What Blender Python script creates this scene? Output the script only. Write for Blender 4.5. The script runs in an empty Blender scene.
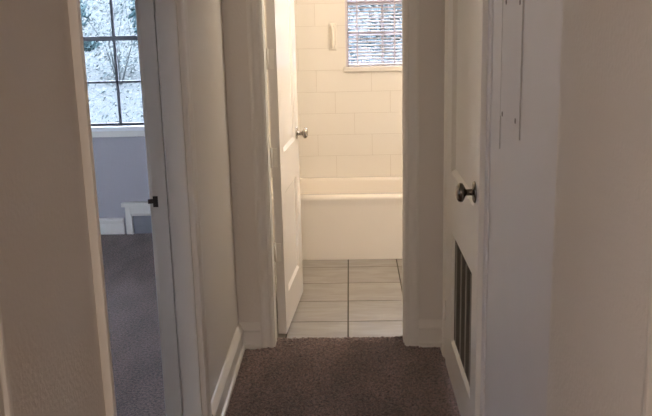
import bpy, bmesh, math, random
from mathutils import Vector, Matrix
random.seed(7)
SC = bpy.context.scene
COL = SC.collection
PI = math.pi

# ---------------------------------------------------------------- materials
def mat(name):
    m = bpy.data.materials.new(name); m.use_nodes = True
    nt = m.node_tree; b = nt.nodes['Principled BSDF']
    return m, nt, b

def simple(name, col, rough=0.5, metal=0.0, bump=0.0, scale=60.0, detail=3.0, var=0.0, vscale=3.0, spec=0.5, coat=0.0):
    m, nt, b = mat(name)
    b.inputs['Base Color'].default_value = (*col, 1)
    b.inputs['Roughness'].default_value = rough
    b.inputs['Metallic'].default_value = metal
    b.inputs['Specular IOR Level'].default_value = spec
    b.inputs['Coat Weight'].default_value = coat
    tc = nt.nodes.new('ShaderNodeTexCoord')
    if bump:
        n = nt.nodes.new('ShaderNodeTexNoise'); n.inputs['Scale'].default_value = scale; n.inputs['Detail'].default_value = detail
        nt.links.new(tc.outputs['Object'], n.inputs['Vector'])
        bp = nt.nodes.new('ShaderNodeBump'); bp.inputs['Strength'].default_value = bump; bp.inputs['Distance'].default_value = 0.004
        nt.links.new(n.outputs['Fac'], bp.inputs['Height']); nt.links.new(bp.outputs['Normal'], b.inputs['Normal'])
    if var:
        n2 = nt.nodes.new('ShaderNodeTexNoise'); n2.inputs['Scale'].default_value = vscale; n2.inputs['Detail'].default_value = 4
        nt.links.new(tc.outputs['Object'], n2.inputs['Vector'])
        mx = nt.nodes.new('ShaderNodeMix'); mx.data_type = 'RGBA'
        mx.inputs['A'].default_value = (*[c * (1 - var) for c in col], 1)
        mx.inputs['B'].default_value = (*[min(1, c * (1 + var)) for c in col], 1)
        nt.links.new(n2.outputs['Fac'], mx.inputs['Factor']); nt.links.new(mx.outputs['Result'], b.inputs['Base Color'])
    return m

M = {}
LAMP_BATH = 113.0
LAMP_ROOM = 180.0
SKY = 24.0
M['wall'] = simple('orange_peel_paint', (.74, .695, .64), .55, bump=.35, scale=95, var=.03, vscale=2.5)
M['wall_cool'] = simple('smooth_daylight_tinted_paint', (.70, .665, .65), .45, bump=.12, scale=14, var=.03, vscale=5)  # smooth paint; its cool tint also carries part of the bedroom daylight
M['patch'] = simple('patched_plaster', (.69, .655, .64), .5, bump=.15, scale=30, var=.03, vscale=8)
M['crack'] = simple('plaster_crack_shade', (.47, .44, .415), .9)
M['edge_shade'] = simple('soft_edge_shade', (.56, .53, .51), .9)  # strip colour for the soft shading along the patch's far edge
M['hole'] = simple('nail_hole', (.28, .25, .24), .9)
M['bedwall'] = simple('bedroom_paint', (.42, .395, .425), .6, bump=.2, scale=80)
M['ceiling'] = simple('ceiling_paint', (.78, .76, .72), .9, bump=.3, scale=40)
M['trim'] = simple('trim_enamel', (.77, .735, .68), .28, bump=.05, scale=12, var=.02)
M['bathtrim'] = simple('bathroom_enamel', (.76, .71, .65), .22, bump=.06, scale=10)
M['bathwall'] = simple('bathroom_paint', (.86, .80, .70), .5)
M['tile'] = simple('glazed_wall_tile', (.82, .77, .70), .12, bump=.04, scale=9, var=.015, vscale=4)
M['grout'] = simple('wall_grout', (.60, .53, .45), .8)
M['tub'] = simple('tub_enamel', (.82, .75, .665), .14)
M['nickel'] = simple('satin_nickel', (.46, .42, .37), .26, metal=1)
M['bronze'] = simple('aged_nickel', (.20, .175, .15), .22, metal=1)
M['black'] = simple('dark_bronze', (.035, .03, .028), .4, metal=.6)
M['hinge'] = simple('painted_hinge', (.80, .76, .68), .35)
M['shade_backing'] = simple('duct_shade', (.02, .018, .016), .9)  # flat plate coloured dark for the shade of the open duct
M['grille'] = simple('grille_metal', (.38, .345, .305), .5, metal=0)
M['grille_face'] = simple('grille_bars', (.11, .092, .078), .6)
M['vent'] = simple('vent_grey', (.30, .30, .33), .5)
M['winframe'] = simple('window_frame', (.075, .075, .09), .5)
M['winwhite'] = simple('window_white', (.62, .56, .58), .4)
M['stool'] = simple('window_stool_white', (.86, .87, .88), .3)
M['slat'] = simple('blind_slat', (.56, .52, .57), .45)
M['cord'] = simple('blind_cord', (.60, .52, .55), .8)
M['ceramic'] = simple('ceramic', (.84, .78, .69), .06, coat=.4)
M['bark'] = simple('bark', (.045, .050, .050), .9, bump=.5, scale=20, spec=0)
M['gutter'] = simple('siding', (.5, .5, .5), .7)

def leafmat(name, a, bcol, sc=3.5):
    m, nt, b = mat(name)
    oi = nt.nodes.new('ShaderNodeTexCoord'); n = nt.nodes.new('ShaderNodeTexNoise'); n.inputs['Scale'].default_value = sc; n.inputs['Detail'].default_value = 6
    nt.links.new(oi.outputs['Object'], n.inputs['Vector'])
    r = nt.nodes.new('ShaderNodeValToRGB'); r.color_ramp.elements[0].position = .38; r.color_ramp.elements[1].position = .62
    r.color_ramp.elements[0].color = (*a, 1); r.color_ramp.elements[1].color = (*bcol, 1)
    nt.links.new(n.outputs['Fac'], r.inputs['Fac']); nt.links.new(r.outputs['Color'], b.inputs['Base Color'])
    b.inputs['Roughness'].default_value = .8; b.inputs['Specular IOR Level'].default_value = 0
    return m
M['leaf_dark'] = leafmat('evergreen_leaf', (.016, .032, .036), (.046, .068, .070))
M['leaf_pale'] = leafmat('pale_leaf', (.050, .064, .066), (.105, .112, .108))
M['leaf_mid'] = leafmat('spring_leaf', (.026, .050, .060), (.055, .080, .092))
M['grass'] = leafmat('lawn', (.028, .034, .034), (.046, .054, .055))

M['hill'] = leafmat('overgrown_slope', (.042, .050, .052), (.080, .081, .079), 40)
def glass():
    m, nt, b = mat('window_glass'); nt.nodes.remove(b)
    out = nt.nodes['Material Output']
    t = nt.nodes.new('ShaderNodeBsdfTransparent'); g = nt.nodes.new('ShaderNodeBsdfGlossy'); g.inputs['Roughness'].default_value = .02
    t.inputs['Color'].default_value = (.93, .97, .98, 1)
    fr = nt.nodes.new('ShaderNodeFresnel'); fr.inputs['IOR'].default_value = 1.45
    mx = nt.nodes.new('ShaderNodeMixShader')
    nt.links.new(fr.outputs['Fac'], mx.inputs['Fac']); nt.links.new(t.outputs['BSDF'], mx.inputs[1]); nt.links.new(g.outputs['BSDF'], mx.inputs[2])
    nt.links.new(mx.outputs['Shader'], out.inputs['Surface'])
    return m
M['glass'] = glass()

def glow(name, col, s):
    m, nt, b = mat(name)
    b.inputs['Base Color'].default_value = (.9, .85, .75, 1)
    b.inputs['Emission Color'].default_value = (*col, 1); b.inputs['Emission Strength'].default_value = s
    return m

def carpet():
    m, nt, b = mat('cut_pile_carpet')
    tc = nt.nodes.new('ShaderNodeTexCoord')
    n1 = nt.nodes.new('ShaderNodeTexNoise'); n1.inputs['Scale'].default_value = 85; n1.inputs['Detail'].default_value = 5; n1.inputs['Roughness'].default_value = .75
    n2 = nt.nodes.new('ShaderNodeTexNoise'); n2.inputs['Scale'].default_value = 5; n2.inputs['Detail'].default_value = 3
    mp = nt.nodes.new('ShaderNodeMapping'); mp.inputs['Scale'].default_value = (1.6, .55, 1); mp.inputs['Rotation'].default_value = (0, 0, .6)
    nt.links.new(tc.outputs['Object'], n1.inputs['Vector']); nt.links.new(tc.outputs['Object'], mp.inputs['Vector']); nt.links.new(mp.outputs['Vector'], n2.inputs['Vector'])
    r = nt.nodes.new('ShaderNodeValToRGB'); e = r.color_ramp.elements
    e[0].position = .38; e[0].color = (.050, .036, .030, 1); e[1].position = .64; e[1].color = (.37, .235, .205, 1)
    nt.links.new(n1.outputs['Fac'], r.inputs['Fac'])
    r2 = nt.nodes.new('ShaderNodeValToRGB'); f = r2.color_ramp.elements
    f[0].position = .38; f[0].color = (.78, .78, .78, 1); f[1].position = .62; f[1].color = (1.12, 1.12, 1.12, 1)
    nt.links.new(n2.outputs['Fac'], r2.inputs['Fac'])
    mx = nt.nodes.new('ShaderNodeMix'); mx.data_type = 'RGBA'; mx.blend_type = 'MULTIPLY'; mx.inputs['Factor'].default_value = 1
    nt.links.new(r.outputs['Color'], mx.inputs['A']); nt.links.new(r2.outputs['Color'], mx.inputs['B'])
    nt.links.new(mx.outputs['Result'], b.inputs['Base Color'])
    b.inputs['Roughness'].default_value = 1; b.inputs['Specular IOR Level'].default_value = .05
    b.inputs['Sheen Weight'].default_value = .3; b.inputs['Sheen Roughness'].default_value = .6
    bp = nt.nodes.new('ShaderNodeBump'); bp.inputs['Strength'].default_value = .9; bp.inputs['Distance'].default_value = .012
    nt.links.new(n1.outputs['Fac'], bp.inputs['Height']); nt.links.new(bp.outputs['Normal'], b.inputs['Normal'])
    return m
M['carpet'] = carpet()

def floortile():
    m, nt, b = mat('stone_look_floor_tile')
    tc = nt.nodes.new('ShaderNodeTexCoord')
    mp = nt.nodes.new('ShaderNodeMapping'); mp.inputs['Scale'].default_value = (2.2, 9, 1)
    n = nt.nodes.new('ShaderNodeTexNoise'); n.inputs['Scale'].default_value = 2.2; n.inputs['Detail'].default_value = 7; n.inputs['Distortion'].default_value = .8
    nt.links.new(tc.outputs['Object'], mp.inputs['Vector']); nt.links.new(mp.outputs['Vector'], n.inputs['Vector'])
    r = nt.nodes.new('ShaderNodeValToRGB'); e = r.color_ramp.elements
    e[0].position = .35; e[0].color = (.27, .245, .215, 1); e[1].position = .65; e[1].color = (.335, .305, .275, 1)
    nt.links.new(n.outputs['Fac'], r.inputs['Fac']); nt.links.new(r.outputs['Color'], b.inputs['Base Color'])
    b.inputs['Roughness'].default_value = .42
    return m
M['ftile'] = floortile()
M['fgrout'] = simple('floor_grout', (.085, .07, .055), .9)

# ---------------------------------------------------------------- mesh helper
class MB:
    def __init__(s): s.bm = bmesh.new()
    def box(s, x0, x1, y0, y1, z0, z1, mi=0):
        v = [s.bm.verts.new((x, y, z)) for x in (x0, x1) for y in (y0, y1) for z in (z0, z1)]
        for f in ((0, 1, 3, 2), (4, 6, 7, 5), (0, 4, 5, 1), (2, 3, 7, 6), (0, 2, 6, 4), (1, 5, 7, 3)):
            s.bm.faces.new([v[i] for i in f]).material_index = mi
        return s
    def prism(s, prof, o, u, w, l, mi=0):
        """profile points (a,b) -> o+a*u+b*w, extruded along l"""
        o, u, w, l = map(Vector, (o, u, w, l))
        A = [s.bm.verts.new(o + u * a + w * b) for a, b in prof]
        B = [s.bm.verts.new(o + u * a + w * b + l) for a, b in prof]
        n = len(prof)
        for i in range(n):
            s.bm.faces.new((A[i], A[(i + 1) % n], B[(i + 1) % n], B[i])).material_index = mi
        s.bm.faces.new(A[::-1]).material_index = mi; s.bm.faces.new(B).material_index = mi
        return s
    def lathe(s, prof, o, axis, n=28, mi=0):
        """profile (t along axis, radius)"""
        o = Vector(o); a = Vector(axis).normalized()
        u = a.orthogonal().normalized(); w = a.cross(u)
        rings = []
        for t, r in prof:
            if r < 1e-6: rings.append([s.bm.verts.new(o + a * t)])
            else: rings.append([s.bm.verts.new(o + a * t + (u * math.cos(2 * PI * k / n) + w * math.sin(2 * PI * k / n)) * r) for k in range(n)])
        for A, B in zip(rings, rings[1:]):
            for k in range(n):
                k2 = (k + 1) % n
                if len(A) == 1 and len(B) == 1: continue
                f = (A[0], B[k2], B[k]) if len(A) == 1 else (A[k], A[k2], B[0]) if len(B) == 1 else (A[k], A[k2], B[k2], B[k])
                fc = s.bm.faces.new(f); fc.material_index = mi; fc.smooth = True
        for R in (rings[0], rings[-1]):
            if len(R) > 1: s.bm.faces.new(R).material_index = mi
        return s
    def tube(s, pts, r, n=10, mi=0):
        pts = [Vector(p) for p in pts]; rings = []
        u = None
        for i, p in enumerate(pts):
            d = (pts[min(i + 1, len(pts) - 1)] - pts[max(i - 1, 0)]).normalized()
            u = d.orthogonal().normalized() if u is None else (u - d * u.dot(d)).normalized()
            w = d.cross(u); rr = r[i] if isinstance(r, (list, tuple)) else r
            rings.append([s.bm.verts.new(p + (u * math.cos(2 * PI * k / n) + w * math.sin(2 * PI * k / n)) * rr) for k in range(n)])
        for A, B in zip(rings, rings[1:]):
            for k in range(n):
                f = s.bm.faces.new((A[k], A[(k + 1) % n], B[(k + 1) % n], B[k])); f.smooth = True; f.material_index = mi
        s.bm.faces.new(rings[0][::-1]).material_index = mi; s.bm.faces.new(rings[-1]).material_index = mi
        return s
    def loft(s, loops, cap_end=True, mi=0):
        R = [[s.bm.verts.new(p) for p in l] for l in loops]
        n = len(R[0])
        for A, B in zip(R, R[1:]):
            for k in range(n):
                f = s.bm.faces.new((A[k], A[(k + 1) % n], B[(k + 1) % n], B[k])); f.smooth = True; f.material_index = mi
        if cap_end: s.bm.faces.new(R[-1]).material_index = mi
        return s
    def build(s, name, ms, parent=None, bevel=0.0, seg=2, normals=True):
        if normals: bmesh.ops.recalc_face_normals(s.bm, faces=s.bm.faces[:])
        me = bpy.data.meshes.new(name); s.bm.to_mesh(me); s.bm.free()
        for m in (ms if isinstance(ms, (list, tuple)) else [ms]): me.materials.append(M[m] if isinstance(m, str) else m)
        o = bpy.data.objects.new(name, me); COL.objects.link(o)
        if parent: o.parent = parent; o.matrix_parent_inverse = Matrix.Identity(4)
        if bevel:
            b = o.modifiers.new('bevel', 'BEVEL'); b.width = bevel; b.segments = seg; b.limit_method = 'ANGLE'; b.angle_limit = .7
            b.harden_normals = False
        return o

def struct(o, label=None, cat=None):
    o['kind'] = 'structure'
    if label: o['label'] = label
    if cat: o['category'] = cat
    return o
def tag(o, label, cat, group=None, kind=None):
    o['label'] = label; o['category'] = cat
    if group: o['group'] = group
    if kind: o['kind'] = kind
    return o
def empty(name, loc=(0, 0, 0), rz=0):
    o = bpy.data.objects.new(name, None); COL.objects.link(o); o.location = loc; o.rotation_euler = (0, 0, rz); o.empty_display_size = .1
    return o

# ---------------------------------------------------------------- key dimensions (metres, camera above x=0,y=0, hall runs along +y)
XL, XLB = -.55, -.681           # left hall wall: hall side, bedroom side
XR = .43                       # right hall wall
YE, YE2 = 3.765, 3.885         # end wall: hall side, bathroom side
DN, DF = 1.715, 2.80          # bedroom doorway near / far jamb
HD, HC = 2.04, 2.44            # door head, ceiling
BL, BR = -.380, .236           # bathroom doorway
YB = 5.76                      # bathroom tiled back wall
YW = 5.87                      # bedroom window wall
BX = -5.0                      # bedroom left wall

# ---------------------------------------------------------------- floors and ceiling
f = MB()
f.box(BX, XL - .0, 1.2, YW, -.06, 0)
f.box(-2.2, 2.2, -3.0, 1.2, -.06, 0)
f.box(XL, 1.1, 1.2, 2.3, -.06, 0)
# hall pile, finely displaced
x0, x1, y0, y1, st = XL, .46, 2.3, YE2 - .008, .0065
nx, ny = int((x1 - x0) / st), int((y1 - y0) / st)
g = []
for j in range(ny + 1):
    row = []
    for i in range(nx + 1):
        yy = y0 + (y1 - y0) * j / ny
        z = random.uniform(-.006, .005)
        if j == ny: yy += random.uniform(-.006, .006); z -= .004
        row.append(f.bm.verts.new((x0 + (x1 - x0) * i / nx + random.uniform(-.002, .002), yy, z)))
    g.append(row)
for j in range(ny):
    for i in range(nx):
        fc = f.bm.faces.new((g[j][i], g[j][i + 1], g[j + 1][i + 1], g[j + 1][i])); fc.smooth = True
f.box(x0, x1, y0, y1, -.06, -.012)
floor = struct(f.build('floor', 'carpet', normals=False), 'brown cut-pile carpet covering the hallway and bedroom', 'floor')

t = MB(); G = .0035
t.box(-.58, 1.0, YE2 - .02, YB + .02, -.06, -.006, 1)
xs = [-.033 + .305 * k for k in range(-2, 4)]; ys = [5.007 + .305 * k for k in range(-4, 3)]
for a, b in zip(xs, xs[1:]):
    for c, d in zip(ys, ys[1:]):
        xa, xb, ya, yb = max(a + G, -.58), min(b - G, 1.0), max(c + G, YE2 - .015), min(d - G, YB)
        if xb > xa and yb > ya: t.box(xa, xb, ya, yb, -.02, -.003, 0)
struct(t.build('floor_bathroom', ['ftile', 'fgrout'], bevel=.0015, seg=1), 'square beige stone-look floor tiles with dark grout in the bathroom', 'floor')
c = MB(); c.box(BX - .12, 2.32, -3.12, 6.0, HC, HC + .1)
struct(c.build('ceiling', 'ceiling'))

# ---------------------------------------------------------------- walls
w = MB()
w.box(XLB, XL, 1.08, DN - .02, 0, HC); w.box(XLB, XL, DF + .02, YE + .06, 0, HC); w.box(XLB, XL, DN - .02, DF + .02, HD + .02, HC)
struct(w.build('wall_left', 'wall'), 'off-white textured wall on the left of the hallway', 'wall')

CN, CF = 2.684, 3.532           # closet opening
w = MB(); XR2 = XR + .10
SB = 1.767                     # where the older textured wall meets the smooth patched section
w.box(XR, XR2, 1.08, SB, 0, HC, 0)
w.box(XR + .001, XR2, SB, CN, 0, HC, 1)
w.box(XR, XR2, CN, CF, HD, HC, 0); w.box(XR, XR2, CF, YE + .06, 0, HC, 0)
wr = struct(w.build('wall_right', ['wall', 'wall_cool']), 'right hallway wall, smooth cool section next to beige textured section', 'wall')
pz0 = 1.262
p = MB(); p.box(XR - .0018, XR + .004, 2.166, 2.440, pz0, 2.2)
pp = p.build('plaster_patch', 'patch', wr, bevel=.0012); pp['label'] = 'smoother vertical patch of filled plaster'
for name, yy, zz, wd in (('plaster_crack_shade', 2.162, 1.235, .008), ('plaster_crack_shade', 2.444, 1.165, .005)):
    p = MB(); pts = []
    z = zz
    while z < 2.2:
        pts.append((yy + random.uniform(-.002, .002), z)); z += .03
    for (ya, za), (yb, zb) in zip(pts, pts[1:]):
        k = min(1, (za - zz) / .1 + .25) * wd * random.uniform(.6, 1)
        vv = [p.bm.verts.new(q) for q in ((XR - .0024, ya - k / 2, za), (XR - .0024, ya + k / 2, za), (XR - .0024, yb + k / 2, zb), (XR - .0024, yb - k / 2, zb),
                                          (XR + .003, ya - k / 2, za), (XR + .003, ya + k / 2, za), (XR + .003, yb + k / 2, zb), (XR + .003, yb - k / 2, zb))]
        for q in ((0, 1, 2, 3), (4, 5, 6, 7), (0, 1, 5, 4), (1, 2, 6, 5), (2, 3, 7, 6), (3, 0, 4, 7)): p.bm.faces.new([vv[i] for i in q])
    p.build('plaster_crack_shade', 'crack' if yy < 2.3 else 'edge_shade', wr)  # near strip is a dark crack, far strip paints soft shading
for yy, zz in ((2.408, 1.271), (2.216, 1.277), (2.390, 1.579), (2.197, 1.579)):
    p = MB(); p.lathe([(0, .0075), (.001, .0075), (.0018, .004), (.0018, 0)], (XR - .0018, yy, zz), (-1, 0, 0), 14)
    p.build('nail_hole', 'hole', wr)

w = MB()
w.box(XLB, BL - .02, YE, YE2, 0, HC); w.box(BR + .02, 1.1, YE, YE2, 0, HC); w.box(BL - .02, BR + .02, YE, YE2, HD + .02, HC)
struct(w.build('wall_end', 'wall'), 'end wall of the hallway around the bathroom doorway', 'wall')
w = MB(); w.box(XLB, -.58, YE2 - .05, YB + .12, 0, HC); struct(w.build('wall_bathroom_left', 'bathwall'))
w = MB(); w.box(1.0, 1.1, YE2, YB + .12, 0, HC); struct(w.build('wall_bathroom_right', 'bathwall'))
# closet
w = MB(); w.box(1.0, 1.1, 2.4, YE, 0, HC); w.box(XR2, 1.0, 2.4, 2.5, 0, HC); struct(w.build('wall_closet', 'wall'))
# room behind the camera and the outer skin of the flat
w = MB()
w.box(-2.2, XLB, 1.08, 1.2, 0, HC); w.box(XR2, 2.2, 1.08, 1.2, 0, HC)
w.box(-2.3, -2.2, -3, 1.2, 0, HC); w.box(2.2, 2.3, -3, 1.2, 0, HC); w.box(-2.3, 2.3, -3.1, -3, 0, HC)
struct(w.build('wall_near', 'wall'))

# tiled bathroom back wall with window hole
BW = (-.028, .62, 1.163, 2.02)    # window opening x0,x1,z0,z1
def holed(mb, X0, X1, Z0, Z1, ya, yb, W, mi=0):
    a, b, c, d = W
    mb.box(X0, a, ya, yb, Z0, Z1, mi); mb.box(b, X1, ya, yb, Z0, Z1, mi); mb.box(a, b, ya, yb, Z0, c, mi); mb.box(a, b, ya, yb, d, Z1, mi)
w = MB()
holed(w, -.58, 1.0, 0, HC, YB + .0015, YB + .12, BW, 1)
pz, pw = .1458, .3715
zr = .416
k = 0; g = .0010
while zr < HC:
    off = (-.230, -.348, -.105)[(k + 2) % 3]
    x = off - 3 * pw
    while x < 1.0:
        xa, xb, za, zb = max(x + g, -.58), min(x + pw - g, 1.0), (zr + g if k else .398), min(zr + pz - g, HC)
        if xb > xa:
            rects = [(xa, xb, za, zb)]
            a, b, c_, d = BW
            if xa < b and xb > a and za < d and zb > c_:
                rects = []
                if xa < a: rects.append((xa, a, za, zb))
                if xb > b: rects.append((b, xb, za, zb))
                ma, mb_ = max(xa, a), min(xb, b)
                if za < c_: rects.append((ma, mb_, za, c_))
                if zb > d: rects.append((ma, mb_, d, zb))
            for r in rects:
                if r[1] - r[0] > .004 and r[3] - r[2] > .004: w.box(r[0], r[1], YB - .0008, YB + .003, r[2], r[3], 0)
        x += pw
    zr += pz; k += 1
struct(w.build('wall_bathroom_back', ['tile', 'grout'], bevel=.0007, seg=1), 'cream glazed rectangular wall tiles above the bathtub', 'wall')

# bedroom shell
NWN = (-1.915, -1.035, .782, 2.02)
w = MB()
holed(w, -2.3, XLB, 0, HC, YW, YW + .12, NWN)
NW2 = (-3.6, -2.72, .782, 2.02)     # unseen twin opening further left, added to brighten the bedroom
holed(w, BX, -2.3, 0, HC, YW, YW + .12, NW2)
SW = (-4.94, -3.31, .55, 2.38)      # unseen near-wall openings, added to light the bedroom wall and jamb
CW = (-3.17, -2.34, 1.65, 2.38)
LW = (1.42, 1.66, .80, 2.02)         # unseen left-wall opening, added for cool daylight on the hall wall
for a in ((1.1, LW[0], 0, HC), (LW[1], YW + .12, 0, HC), (LW[0], LW[1], 0, LW[2]), (LW[0], LW[1], LW[3], HC)): w.box(BX - .12, BX, *a)
holed(w, BX, -3.24, 0, HC, 1.1, 1.2, SW); holed(w, -3.24, -2.3, 0, HC, 1.1, 1.2, CW)
struct(w.build('wall_bedroom', 'bedwall'), 'lavender-grey bedroom wall below the window', 'wall')

# ---------------------------------------------------------------- trim
# casing profile: a across the width (0 = opening side), b = projection from the wall
def cprof(wd, th):
    return [(0, 0), (0, th * .62), (.006, th * .8), (.014, th * .80), (.018, th * .62), (wd * .55, th * .72), (wd * .72, th * .95), (wd * .85, th), (wd, th * .85), (wd, 0)]
def casing(mb, o, u, n, L, wd=.065, th=.016):
    mb.prism(cprof(wd, th), o, u, n, L)
trim_n = [0]
def new_trim(mb, m='trim', label=None, bevel=0):
    trim_n[0] += 1
    return struct(mb.build('trim_%d' % trim_n[0], m, bevel=bevel), label, 'trim' if label else None)

# bedroom doorway frame
m = MB()
m.box(XLB - .002, -.631, DF, DF + .02, 0, HD + .02); m.box(-.6305, XL + .002, DF + .005, DF + .021, 0, HD + .02); m.box(XLB - .002, XL + .002, DN - .02, DN, 0, HD + .02); m.box(XLB - .002, XL + .002, DN - .02, DF + .02, HD, HD + .02)
# door stops (hall side of where the slab closes)
m.box(-.626, XL - .007, DF - .009, DF + .0045, 0, HD); m.box(-.626, XL + .002, DN, DN + .011, 0, HD); m.box(-.626, XL + .002, DN, DF, HD - .011, HD)
casing(m, (XL, DF + .004, 0), (0, 1, 0), (1, 0, 0), (0, 0, HD + .07), .07)
m.box(XL - .002, XL + .019, DN - .024, DN - .003, 0, HD + .02)
casing(m, (XL, DN - .024, HD + .004), (0, 0, 1), (1, 0, 0), (0, DF - DN + .1, 0))
casing(m, (XLB, DF + .004, 0), (0, 1, 0), (-1, 0, 0), (0, 0, HD + .07))
casing(m, (XLB, DN - .004, 0), (0, -1, 0), (-1, 0, 0), (0, 0, HD + .07))
tb = new_trim(m, label='painted frame and casing of the bedroom doorway', bevel=.003)
s = MB()
s.box(-.680, -.663, DF - .002, DF + .001, .924, .962)
s.prism([(0, 0), (.0, .003), (.016, .007), (.016, .004)], (-.680, DF, .937), (-1, 0, 0), (0, -1, 0), (0, 0, .016))
s.lathe([(0, .004), (.001, .0035), (.001, 0)], (-.671, DF - .002, .956), (0, -1, 0), 10); s.lathe([(0, .004), (.001, .0035), (.001, 0)], (-.671, DF - .002, .930), (0, -1, 0), 10)
s.build('strike_plate', 'black', tb)['label'] = 'small dark metal strike plate'

# bathroom doorway frame
m = MB()
for a, b in ((BL - .02, BL), (BR, BR + .02)): m.box(a, b, YE - .002, YE2 + .002, 0, HD + .02)
m.box(BL - .02, BR + .02, YE - .002, YE2 + .002, HD, HD + .02)
m.box(BL, BL + .002, YE - .002, YE2 - .04, 0, HD); m.box(BR - .004, BR, YE + .03, YE2 - .04, 0, HD); m.box(BL, BR, YE + .02, YE2 - .04, HD - .011, HD)
casing(m, (BL - .003, YE, 0), (-1, 0, 0), (0, -1, 0), (0, 0, HD + .07), .062, .018)
casing(m, (BR + .003, YE, 0), (1, 0, 0), (0, -1, 0), (0, 0, HD + .07), .062, .018)
casing(m, (BL - .065, YE, HD + .004), (0, 0, 1), (0, -1, 0), (BR - BL + .13, 0, 0), .065, .018)
casing(m, (BR + .003, YE2, 0), (1, 0, 0), (0, 1, 0), (0, 0, HD + .07), .062, .018)
new_trim(m, label='painted frame and casing of the bathroom doorway')

# closet doorway frame
m = MB()
m.box(XR - .001, XR2, CN - .02, CN, 0, HD); m.box(XR - .001, XR2, CF, CF + .02, 0, HD); m.box(XR - .001, XR2, CN - .02, CF + .02, HD, HD + .02)
casing(m, (XR, CF + .006, 0), (0, 1, 0), (-1, 0, 0), (0, 0, HD + .07), .13, .030)
casing(m, (XR, CN - .09, HD + .004), (0, 0, 1), (-1, 0, 0), (0, CF - CN + .18, 0), .085, .017)
tc_ = new_trim(m, label='painted frame and casing of the closet door on the right')
m = MB(); casing(m, (XR, CN - .002, 0), (0, -1, 0), (-1, 0, 0), (0, 0, HD + .02), .07, .006); new_trim(m, 'wall_cool', 'flat casing between the closet door and the patched wall')

# casings at the near ends of both hall walls
m = MB(); casing(m, (XL, 1.138, 0), (0, 1, 0), (1, 0, 0), (0, 0, HC), .056, .02); new_trim(m, label='edge of a painted casing at the lower left, nearest the viewer')
m = MB(); casing(m, (XR, 1.082, 0), (0, 1, 0), (-1, 0, 0), (0, 0, HC), .078, .010); new_trim(m, label='edge of a painted casing at the far right, nearest the viewer')

# baseboards: a = height, b = projection
bp = [(0, 0), (0, .030), (.012, .028), (.018, .018), (.085, .018), (.092, .024), (.100, .022), (.112, .014), (.124, .006), (.128, 0)]
m = MB(); m.prism(bp, (XL, DF + .074, 0), (0, 0, 1), (1, 0, 0), (0, YE - DF - .074, 0))
struct(m.build('baseboard_left', 'trim'), 'cream moulded baseboard along the left hallway wall', 'baseboard')
m = MB(); m.prism(bp, (XL, YE, 0), (0, 0, 1), (0, -1, 0), (BL - .065 - XL, 0, 0)); struct(m.build('baseboard_end', 'trim'), 'short baseboard left of the bathroom doorway', 'baseboard')
m = MB(); m.prism(bp, (BR + .065, YE, 0), (0, 0, 1), (0, -1, 0), (XR - BR - .065, 0, 0)); struct(m.build('baseboard_end_right', 'trim'), 'short baseboard right of the bathroom doorway', 'baseboard')
m = MB(); m.prism(bp, (XR, CF + .137, 0), (0, 0, 1), (-1, 0, 0), (0, YE - CF - .137, 0)); struct(m.build('baseboard_right', 'trim'), 'short baseboard between the closet casing and the corner', 'baseboard')
# bedroom baseboard with the step up around the vent
b2 = [(0, 0), (0, .018), (.084, .018), (.086, .026), (.112, .026), (.120, .010), (.120, 0)]
m = MB(); m.prism(b2, (BX, YW, 0), (0, 0, 1), (0, -1, 0), (-1.645 - BX, 0, 0)); m.prism(b2, (-.98, YW, 0), (0, 0, 1), (0, -1, 0), (-.66 + .98, 0, 0))
m.box(-1.628, -1.592, YW - .022, YW, 0, .2035); m.box(-1.036, -1.0, YW - .022, YW, 0, .2035); m.box(-1.5918, -1.0362, YW - .022, YW, .1505, .2035)
m.box(-1.5778, -1.0502, YW - .03, YW, .137, .150); m.box(-1.5918, -1.578, YW - .03, YW, 0, .150); m.box(-1.05, -1.0362, YW - .03, YW, 0, .150)
m.box(-1.648, -.985, YW - .040, YW, .204, .236)
struct(m.build('baseboard_bedroom', 'trim', bevel=.003), 'bedroom baseboard that steps up around the wall vent', 'baseboard')
v = empty('wall_vent', (-1.314, YW - .01, 0)); tag(v, 'grey louvred wall vent low on the bedroom wall under the window', 'vent')
m = MB(); m.box(-.262, .262, -.004, .009, .003, .136); m.build('vent_plate', 'vent', v)
m = MB()
for k in range(9): m.prism([(0, 0), (.010, -.007), (.0115, -.006), (.0015, .001)], (-.25, -.004, .012 + k * .0135), (0, 0, 1), (0, 1, 0), (.5, 0, 0))
m.build('louvres', 'vent', v)

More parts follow.
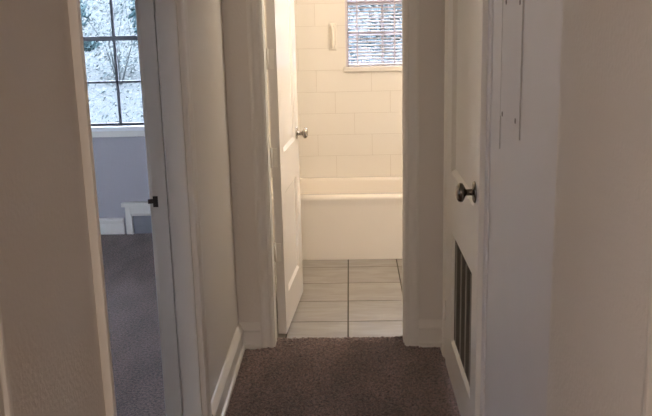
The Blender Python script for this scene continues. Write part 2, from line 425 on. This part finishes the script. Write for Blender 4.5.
# ---------------------------------------------------------------- doors
def raised_panel_slab(mb, W, T, H, z0, panels, rec=.010, bev=.016):
    """slab in local coords: s along +x, thickness y in [-T,0] (face at y=0, facing +y); recessed panels both sides"""
    cuts_x = sorted({0, W} | {p[i] for p in panels for i in (0, 1)}); cuts_z = sorted({z0, H} | {p[i] for p in panels for i in (2, 3)})
    for side, yf in ((1, 0), (-1, -T)):
        for a, b in zip(cuts_x, cuts_x[1:]):
            for c, d in zip(cuts_z, cuts_z[1:]):
                if any(a >= p[0] - 1e-6 and b <= p[1] + 1e-6 and c >= p[2] - 1e-6 and d <= p[3] + 1e-6 for p in panels): continue
                mb.bm.faces.new([mb.bm.verts.new((x, yf, z)) for x, z in ((a, c), (b, c), (b, d), (a, d))])
        for (a, b, c, d) in panels:
            yr = yf - side * rec
            O = [mb.bm.verts.new((x, yf, z)) for x, z in ((a, c), (b, c), (b, d), (a, d))]
            O2 = [mb.bm.verts.new((x, yf - side * .002, z)) for x, z in ((a + .003, c + .003), (b - .003, c + .003), (b - .003, d - .003), (a + .003, d - .003))]
            I = [mb.bm.verts.new((x, yr, z)) for x, z in ((a + bev, c + bev), (b - bev, c + bev), (b - bev, d - bev), (a + bev, d - bev))]
            for i in range(4):
                mb.bm.faces.new((O[i], O[(i + 1) % 4], O2[(i + 1) % 4], O2[i]))
                mb.bm.faces.new((O2[i], O2[(i + 1) % 4], I[(i + 1) % 4], I[i]))
            mb.bm.faces.new(I)
    for (xa, xb, za, zb) in ((0, 0, z0, H), (W, W, z0, H)):
        mb.bm.faces.new([mb.bm.verts.new(k) for k in ((xa, 0, za), (xa, -T, za), (xa, -T, zb), (xa, 0, zb))])
    for z in (z0, H):
        mb.bm.faces.new([mb.bm.verts.new(k) for k in ((0, 0, z), (W, 0, z), (W, -T, z), (0, -T, z))])
    bmesh.ops.remove_doubles(mb.bm, verts=mb.bm.verts[:], dist=1e-5)

def knob(mb, o, ax, R=.029, L=.048, rose=.033):
    mb.lathe([(0, rose), (.003, rose), (.006, rose * .88), (.008, .015), (.010, .0115), (L * .55, .0105), (L * .62, .014), (L * .70, R * .72), (L * .80, R * .96), (L * .92, R), (L * 1.06, R * .93), (L * 1.16, R * .72), (L * 1.21, R * .4), (L * 1.22, 0)], o, ax, 36)

# bathroom door, opened into the bathroom about 86 degrees
ang = math.atan2(.62, .048)
d1 = empty('door_1', (-.334, 3.897, 0), ang); struct(d1, 'white two-panel bathroom door standing open into the bathroom', 'door')
# local +x along the door, local -y = world +x side ; build with face towards local -y
m = MB(); raised_panel_slab(m, .632, .040, 2.02, .012, [(.105, .500, .195, .700), (.105, .500, .895, 1.90)])
for vtx in m.bm.verts: vtx.co.y += .040
o = m.build('door_slab', 'bathtrim', d1)
m = MB(); knob(m, (.563, .0, .920), (0, -1, 0), .0295, .050, .033); m.lathe([(0, .010), (.001, .010), (.001, .0)], (.563, 0, .920), (0, -1, 0), 20)
m.build('knob', 'nickel', d1)['label'] = 'round satin nickel knob on a flat rose'
for z in (.384, .845, 1.30):
    m = MB(); m.tube([(-.007, .040, z), (-.007, .040, z + .09)], .006, 10); m.box(-.004, -.0005, .012, .042, z, z + .09)
    m.lathe([(0, .0055), (.004, .004), (.007, .0)], (-.007, .040, z + .09), (0, 0, 1), 10)
    m.build('hinge', 'hinge', d1)

# closet door on the right with the return-air grille; local x runs from the far hinge towards the viewer
P0, P1 = Vector((.402, 3.527, 0)), Vector((.410, 2.689, 0))
W2 = (P1 - P0).length
d2 = empty('door_2', P0, math.atan2(P1.y - P0.y, P1.x - P0.x)); struct(d2, 'closet door on the right with a dark air grille in its lower half', 'door')
def sy(y): return (P0.y - y) * W2 / (P0.y - P1.y)
m = MB()
UP = (sy(3.40), sy(2.80), .905, 1.90); LP = (sy(3.345), sy(2.81), .190, .664); BV = .018
raised_panel_slab(m, W2, .035, 2.02, .014, [UP, LP], .016, BV)
for vtx in m.bm.verts: vtx.co.y += .035
m.build('door_slab', 'trim', d2)
ga, gb, gc, gd = LP[0] + BV, LP[1] - BV, LP[2] + BV, LP[3] - BV
m = MB(); m.box(ga, gb, .0152, .0165, gc, gd); gr = m.build('air_grille', 'shade_backing', d2); gr['label'] = 'dark metal return-air grille'
m = MB()
zz = gc + .002
while zz < gd - .006:
    m.prism([(0, .0128), (.0034, .0085), (.0042, .0090), (.0010, .0132)], (ga + .001, 0, zz), (0, 0, 1), (0, 1, 0), (gb - ga - .002, 0, 0)); zz += .0074
m.build('grille_louvres', 'grille_face', gr)
for yy in (3.275, 3.135, 3.005, 2.885):
    m = MB(); zz = gc + .003
    while zz < gd - .006:
        m.box(sy(yy) - .011, sy(yy) + .011, .0078, .0150, zz, zz + .0036); zz += .0074
    m.build('grille_bar', 'grille', gr)
m = MB(); knob(m, (sy(2.775), 0, .962), (0, -1, 0), .0325, .052, .037)
m.build('knob', 'bronze', d2)['label'] = 'round dull bronze knob on a flat rose'
for z in (.215, 1.75):
    m = MB(); m.tube([(-.004, -.004, z), (-.004, -.004, z + .085)], .0055, 10)
    m.lathe([(0, .0055), (.004, .004), (.007, 0)], (-.004, -.004, z + .085), (0, 0, 1), 10)
    m.build('hinge', 'trim', d2)

# ---------------------------------------------------------------- windows
def sash_window(name, W, y0, label, m_frame, m_trim, mx, mz, meet, stool, thick=.02):
    """window in a wall facing -y at y0; mx, mz = muntin positions; meet = meeting-rail height"""
    a, b, c, d = W
    r = empty(name, (0, 0, 0)); struct(r, label, 'window')
    m = MB(); ys, ye = y0 + .055, y0 + .085
    m.box(a, a + thick, ys, ye, c, d); m.box(b - thick, b, ys, ye, c, d); m.box(a, b, ys, ye, c, c + .013); m.box(a, b, ys, ye, d - .04, d)
    m.box(a, b, ys - .012, ye, meet - .016, meet + .016)
    for x in mx: m.box(x - .0085, x + .0085, ys, ye, c, d)
    for z in mz: m.box(a, b, ys, ye, z - .0075, z + .0075)
    m.build('window_frame', m_frame, r, bevel=.002, seg=1)
    # every pane its own part
    X = [a] + list(mx) + [b]; Z = sorted([c] + list(mz) + [meet] + [d])
    for xa, xb in zip(X, X[1:]):
        for za, zb in zip(Z, Z[1:]):
            p = MB(); p.box(xa + .004, xb - .004, ys + .013, ys + .017, za + .004, zb - .004); p.build('pane', 'glass', r)
    return r
w1 = sash_window('window_1', NWN, YW, 'bedroom window with dark bars and bright foliage outside', 'winframe', 'stool', (-1.63, -1.335), (1.083, 1.69), 1.383, 0)
def bed_trim(N, w):
    m = MB(); m.box(N[0] - .09, N[1] + .09, YW - .045, YW + .055, .752, .782); m.build('sill', 'stool', w, bevel=.004)['label'] = 'bright white window stool'
    m = MB(); m.box(N[0] - .06, N[1] + .06, YW - .018, YW, .706, .752)
    for xa, xb in ((N[0] - .08, N[0]), (N[1], N[1] + .08)): m.box(xa, xb, YW - .018, YW, .782, N[3] + .08)
    m.box(N[0] - .08, N[1] + .08, YW - .018, YW, N[3], N[3] + .08)
    m.build('window_casing', 'trim', w, bevel=.003)
bed_trim(NWN, w1)
w4 = sash_window('added_window_4', NW2, YW, 'added second bedroom window, unseen, left of the one in view', 'winframe', 'stool', (-3.313, -3.007), (1.083, 1.69), 1.383, 0)  # added out of view to bring more daylight into the bedroom
bed_trim(NW2, w4)

w2 = sash_window('window_2', BW, YB + .02, 'small bathroom window above the tub behind a blind', 'winwhite', 'winwhite', (.221, .42), (1.382, 1.80), 1.585, 0)
m = MB(); m.box(BW[0] - .016, BW[1] + .016, YB - .022, YB + .075, 1.131, 1.1655); m.build('sill', 'bathtrim', w2, bevel=.006)['label'] = 'cream window sill'
m = MB(); m.box(BW[0] - .002, BW[0] + .012, YB + .002, YB + .11, BW[2], BW[3]); m.box(BW[1] - .012, BW[1] + .002, YB + .002, YB + .11, BW[2], BW[3]); m.box(BW[0], BW[1], YB + .002, YB + .11, BW[3] - .012, BW[3] + .002)
m.build('jamb', 'winwhite', w2)

# unseen near-wall windows, added for daylight on the bedroom wall and jamb
for name, W, lab in (('added_window_3', SW, 'added large window, unseen, lighting the bedroom from its near wall'), ('added_window_6', CW, 'added high window, unseen, lighting the bedroom from its near wall')):
    w3 = empty(name); struct(w3, lab, 'window'); a, b, c, d = W
    m = MB()
    for q in ((a, a + .04, c, d), (b - .04, b, c, d), (a, b, c, c + .04), (a, b, d - .04, d), ((a + b) / 2 - .01, (a + b) / 2 + .01, c, d)): m.box(q[0], q[1], 1.12, 1.15, q[2], q[3])
    m.build('window_frame', 'stool', w3)
    m = MB(); m.box(a - .03, b + .03, 1.18, 1.24, c - .03, c); m.build('sill', 'stool', w3)
    m = MB(); m.box(a + .03, b - .03, 1.132, 1.136, c + .03, d - .03); m.build('pane', 'glass', w3)

w5 = empty('added_window_5'); struct(w5, 'added slim window, unseen, in the left wall of the bedroom', 'window')  # added out of view to send cool daylight through the doorway
m = MB(); a, b, c, d = LW
for q in ((a, a + .03, c, d), (b - .03, b, c, d), (a, b, c, c + .03), (a, b, d - .03, d), (a, b, 1.38, 1.42)): m.box(BX - .08, BX - .05, *q)
m.build('window_frame', 'stool', w5)
m = MB(); m.box(BX - .02, -3.96, a - .06, b + .06, c - .03, c); m.build('sill', 'stool', w5)
m = MB(); m.box(BX - .068, BX - .064, a + .02, b - .02, c + .02, d - .02); m.build('pane', 'glass', w5)

# venetian blind
bl = empty('venetian_blind', (0, 0, 0)); tag(bl, 'pale venetian blind with open slats hanging in the bathroom window', 'blind')
m = MB(); m.box(BW[0] + .014, BW[1] - .014, YB + .016, YB + .044, BW[3] - .04, BW[3] - .013); m.build('headrail', 'slat', bl, bevel=.002)
m = MB(); z = BW[2] + .030
a_t = math.radians(24); n = 6
while z < BW[3] - .05:
    rows = []
    for i in range(n + 1):
        q = (i / n - .5) * .025; cz = .0022 * (1 - (2 * i / n - 1) ** 2)
        rows.append((YB + .030 + q * math.cos(a_t), z + q * math.sin(a_t) + cz))
    prof = [(yy, zz) for yy, zz in rows] + [(yy, zz - .0005) for yy, zz in rows[::-1]]
    m.prism([(p[1], p[0]) for p in prof], (BW[0] + .016, 0, 0), (0, 0, 1), (0, 1, 0), (BW[1] - BW[0] - .032, 0, 0)); z += .0222
m.build('slats', 'slat', bl)
m = MB(); m.box(BW[0] + .016, BW[1] - .016, YB + .019, YB + .041, BW[2] + .004, BW[2] + .016); m.build('bottom_rail', 'slat', bl, bevel=.002)
for x in (.050, .30, .545):
    m = MB(); m.box(x - .004, x + .004, YB + .0155, YB + .0165, BW[2] + .01, BW[3] - .03); m.box(x - .004, x + .004, YB + .0435, YB + .0445, BW[2] + .01, BW[3] - .03); m.build('ladder_cord', 'cord', bl)

# ---------------------------------------------------------------- bathtub
def rrect(x0, x1, y0, y1, r, z, n=8):
    pts = []
    for cx, cy, a0 in ((x1 - r, y1 - r, 0), (x0 + r, y1 - r, 90), (x0 + r, y0 + r, 180), (x1 - r, y0 + r, 270)):
        for k in range(n + 1):
            a = math.radians(a0 + 90 * k / n); pts.append((cx + r * math.cos(a), cy + r * math.sin(a), z))
    return pts
tub = empty('bathtub', (.2, 5.45, 0)); tag(tub, 'cream enamelled bathtub with a plain front apron below the tiled wall', 'bathtub')
X0, X1, Y0, Y1 = -.575, .995, 5.158, YB - .0015
def loc(loop): return [(x - .2, y - 5.45, z) for x, y, z in loop]
m = MB()
L = [rrect(X0, X1, Y0 + .004, Y1, .006, -.002), rrect(X0, X1, Y0 + .006, Y1, .006, .34), rrect(X0, X1, Y0 + .004, Y1, .008, .375),
     rrect(X0, X1, Y0, Y1, .010, .388), rrect(X0, X1, Y0, Y1, .012, .398), rrect(X0 + .002, X1 - .002, Y0 + .004, Y1 - .001, .014, .407), rrect(X0 + .008, X1 - .008, Y0 + .014, Y1 - .002, .018, .412),
     rrect(X0 + .03, X1 - .03, Y0 + .045, Y1 - .014, .03, .413), rrect(X0 + .10, X1 - .08, Y0 + .078, Y1 - .036, .09, .412),
     rrect(X0 + .108, X1 - .088, Y0 + .086, Y1 - .043, .095, .406), rrect(X0 + .114, X1 - .094, Y0 + .092, Y1 - .048, .10, .392), rrect(X0 + .14, X1 - .12, Y0 + .105, Y1 - .06, .12, .25),
     rrect(X0 + .19, X1 - .16, Y0 + .13, Y1 - .09, .13, .10), rrect(X0 + .24, X1 - .20, Y0 + .17, Y1 - .13, .12, .065)]
m.loft([loc(l) for l in L]); m.build('tub_shell', 'tub', tub)
m = MB(); m.lathe([(0, .028), (.002, .028), (.003, .022), (.003, 0)], (.48, -.0, .066), (0, 0, 1), 24); m.build('drain', 'nickel', tub)

# glazed ceramic grab handle on the tiles
gh = empty('grab_handle', (-.112, YB - .004, 1.365)); tag(gh, 'small glossy ceramic grab handle on the tiles left of the bathroom window', 'handle')
m = MB()
m.tube([(0, -.004, -.066), (0, -.022, -.060), (0, -.033, -.040), (0, -.036, 0), (0, -.033, .040), (0, -.022, .060), (0, -.004, .066)], [.012, .011, .010, .0095, .010, .011, .012], 16)
m.build('grip', 'ceramic', gh)
m = MB(); m.box(-.026, .026, -.006, .003, -.09, .09); m.build('back_plate', 'ceramic', gh, bevel=.005, seg=3)
for z in (-.069, .069):
    m = MB(); m.lathe([(0, .018), (.006, .018), (.010, .014), (.012, 0)], (0, -.004, z), (0, -1, 0), 24); m.build('mount', 'ceramic', gh)

# ---------------------------------------------------------------- lamps the place has (just outside the frame)
WARM = (1.0, .905, .78)
vl = empty('vanity_light', (.64, YE2 + .012, 1.98), PI / 2 + PI); tag(vl, 'three-globe vanity light beside the bathroom door', 'lamp')
m = MB(); m.box(-.03, .012, -.36, .36, -.05, .05); m.build('back_bar', 'nickel', vl, bevel=.006)
M['globe'] = glow('lit_globe', WARM, LAMP_BATH)
for y in (-.24, 0, .24):
    m = MB(); m.lathe([(0, .028), (.03, .028), (.034, .02), (.034, 0)], (-.03, y, 0), (-1, 0, 0), 20); s_ = m.build('lamp_socket', 'nickel', vl)
    m = MB(); m.lathe([(.05 - .05 * math.cos(PI * k / 12), .05 * math.sin(PI * k / 12)) for k in range(13)], (-.062, y, 0), (-1, 0, 0), 24); m.build('globe', 'globe', vl)
cl = empty('ceiling_lamp', (-.42, -.9, HC)); tag(cl, 'flush round ceiling lamp in the room behind the viewer', 'lamp')
m = MB(); m.lathe([(0, .17), (.02, .17), (.025, .15), (.025, 0)], (0, 0, 0), (0, 0, -1), 28); m.build('base', 'nickel', cl)
M['dome'] = glow('lit_dome', (1.0, .83, .70), LAMP_ROOM)
m = MB(); m.lathe([(.022, .145), (.05, .14), (.08, .11), (.10, .06), (.106, 0)], (0, 0, 0), (0, 0, -1), 28); m.build('lamp_shade', 'dome', cl)

# ---------------------------------------------------------------- garden outside
m = MB(); m.box(-16, 12, YW + .14, 34, -.75, -.7); m.box(-16, -2.32, -8, YW + .14, -.75, -.7)
struct(m.build('ground', 'grass'), 'pale lawn outside the windows', 'ground')
m = MB(); hx0, hx1, hy0, hy1, hn, hm = -16, 9, 11, 27, 125, 80
gg = []
for j in range(hm + 1):
    row = []
    for i in range(hn + 1):
        x = hx0 + (hx1 - hx0) * i / hn; y = hy0 + (hy1 - hy0) * j / hm
        row.append(m.bm.verts.new((x, y, -.72 + (y - hy0) * .34 + .35 * math.sin(x * .5 + 1) * (y - hy0) / 8 + random.uniform(-.07, .07))))
    gg.append(row)
for j in range(hm):
    for i in range(hn):
        m.bm.faces.new((gg[j][i], gg[j][i + 1], gg[j + 1][i + 1], gg[j + 1][i])).smooth = True
hill = struct(m.build('ground_hillside', 'hill', normals=False), 'pale overgrown hillside seen through the windows', 'ground')
def leaves(mb, cx, cy, cz, rx, ry, rz, n, size, hollow=.55):
    for _ in range(n):
        while True:
            p = Vector((random.uniform(-1, 1), random.uniform(-1, 1), random.uniform(-1, 1)))
            if hollow < p.length < 1: break
        c = Vector((cx + p.x * rx, cy + p.y * ry, cz + p.z * rz))
        a = Vector((random.gauss(0, 1), random.gauss(0, 1), random.gauss(0, 1))).normalized(); b = a.orthogonal().normalized()
        s = size * random.uniform(.6, 1.3); h = a.cross(b)
        q = [c - b * s, c + h * s * .42 + a * s * .1, c + b * s, c - h * s * .42 + a * s * .1]
        mb.bm.faces.new([mb.bm.verts.new(k) for k in q])
def tree(label, x, y, h, crowns, leaf, size, n, group='trees outside the windows', trunk=.11):
    r = empty('tree', (x, y, -.7)); tag(r, label, 'tree', group)
    m = MB(); m.tube([(0, 0, -.05), (.05, .02, h * .35), (-.03, .03, h * .7), (.02, 0, h)], [trunk, trunk * .8, trunk * .55, trunk * .25], 10)
    for cx, cy, cz, rx, ry, rz in crowns:
        m.tube([(0, 0, min(cz, h) * .7), (cx * .6, cy * .6, cz * .9), (cx, cy, cz)], [trunk * .45, trunk * .3, trunk * .12], 6)
    m.build('trunk', 'bark', r)
    m = MB()
    for c_ in crowns: leaves(m, *c_, n, size)
    m.build('foliage', leaf, r, normals=False)
# seen through the bedroom window, looking out past x=-2..-1.4 at y=5.9
tree('dark evergreen tree at the upper left of the bedroom window', -3.75, 9.6, 4.2, [(.05, 0, 3.0, .75, .6, .8), (.60, .1, 2.22, .22, .3, .22), (-.3, 0, 2.2, .5, .5, .6), (.80, 0, 1.90, .13, .2, .07)], 'leaf_dark', .040, 330)
tree('blue-green tree at the upper right of the bedroom window', -1.95, 9.9, 4.4, [(.1, 0, 3.2, .7, .6, .9), (-.36, 0, 2.22, .20, .25, .36), (.4, 0, 2.1, .5, .5, .5)], 'leaf_dark', .045, 420)
m = MB()
for _ in range(24000):
    x = random.uniform(-7, 3); y = 11 + 13 * random.random() ** 1.3
    c = Vector((x, y, -.70 + (y - 11) * .34 + .35 * math.sin(x * .5 + 1) * (y - 11) / 8 + random.uniform(0, .14)))
    a = Vector((random.gauss(0, 1), random.gauss(0, 1), random.gauss(0, 1) + .6)).normalized(); b = a.orthogonal().normalized(); h = a.cross(b); q = random.uniform(.016, .045)
    m.bm.faces.new([m.bm.verts.new(k) for k in (c - b * q, c + h * q * .4, c + b * q, c - h * q * .4)])
br = m.build('brush', 'leaf_pale', hill, normals=False); br['kind'] = 'stuff'; br['label'] = 'pale leafy brush on the slope'
for i in range(7):
    x = -8.6 + 1.55 * i; y = 14.5 + .9 * (i % 3)
    r = empty('shrub', (x, y, -.72 + (y - 11) * .34 + .35 * math.sin(x * .5 + 1) * (y - 11) / 8 - .05)); tag(r, 'thin pale shrub growing on the bright slope outside', 'shrub', 'pale shrubs on the slope outside')
    m = MB()
    for k in range(6): m.tube([(0, 0, -.1), (random.uniform(-.25, .25), random.uniform(-.2, .2), .7), (random.uniform(-.6, .6), random.uniform(-.4, .4), 1.5)], [.016, .010, .004], 6)
    m.build('stems', 'bark', r)
    m = MB(); leaves(m, 0, 0, .9, .66, .5, .85, 750, .042, .3); m.build('foliage', 'leaf_pale', r, normals=False)
# seen through the bathroom window
tree('blue-green tree behind the bathroom window blind', .45, 11.0, 3.4, [(-.25, 0, 2.3, .6, .5, .6), (.4, .1, 2.6, .55, .5, .6), (.0, 0, 1.5, .7, .5, .5)], 'leaf_mid', .07, 260)

# ---------------------------------------------------------------- sky
wd = bpy.data.worlds.new('World'); SC.world = wd; wd.use_nodes = True
bg = wd.node_tree.nodes['Background']; bg.inputs['Color'].default_value = (.76, .82, 1.0, 1); bg.inputs['Strength'].default_value = SKY

# ---------------------------------------------------------------- camera
cam = bpy.data.cameras.new('camera'); co = bpy.data.objects.new('camera', cam); COL.objects.link(co); SC.camera = co
r = Vector((0.9993644, 0.02644884, -0.02390075)); u = Vector((0.01698065, 0.23631893, 0.97152716)); fwd = Vector((-0.03134397, 0.97131551, -0.23571961))
co.matrix_world = Matrix(((r.x, u.x, -fwd.x, 0), (r.y, u.y, -fwd.y, 0), (r.z, u.z, -fwd.z, 1.59), (0, 0, 0, 1)))
cam.sensor_fit = 'HORIZONTAL'; cam.sensor_width = 36; cam.lens = 36 * 848.046 / 652; cam.clip_start = .05; cam.clip_end = 200

vs = SC.view_settings; vs.view_transform = 'Standard'; vs.look = 'None'; vs.gamma = 1; vs.use_curve_mapping = False; vs.exposure = 0.0
SC.cycles.use_denoising = True
SC.cycles.max_bounces = 10; SC.cycles.diffuse_bounces = 6; SC.cycles.transparent_max_bounces = 12
SC.cycles.sample_clamp_indirect = 0
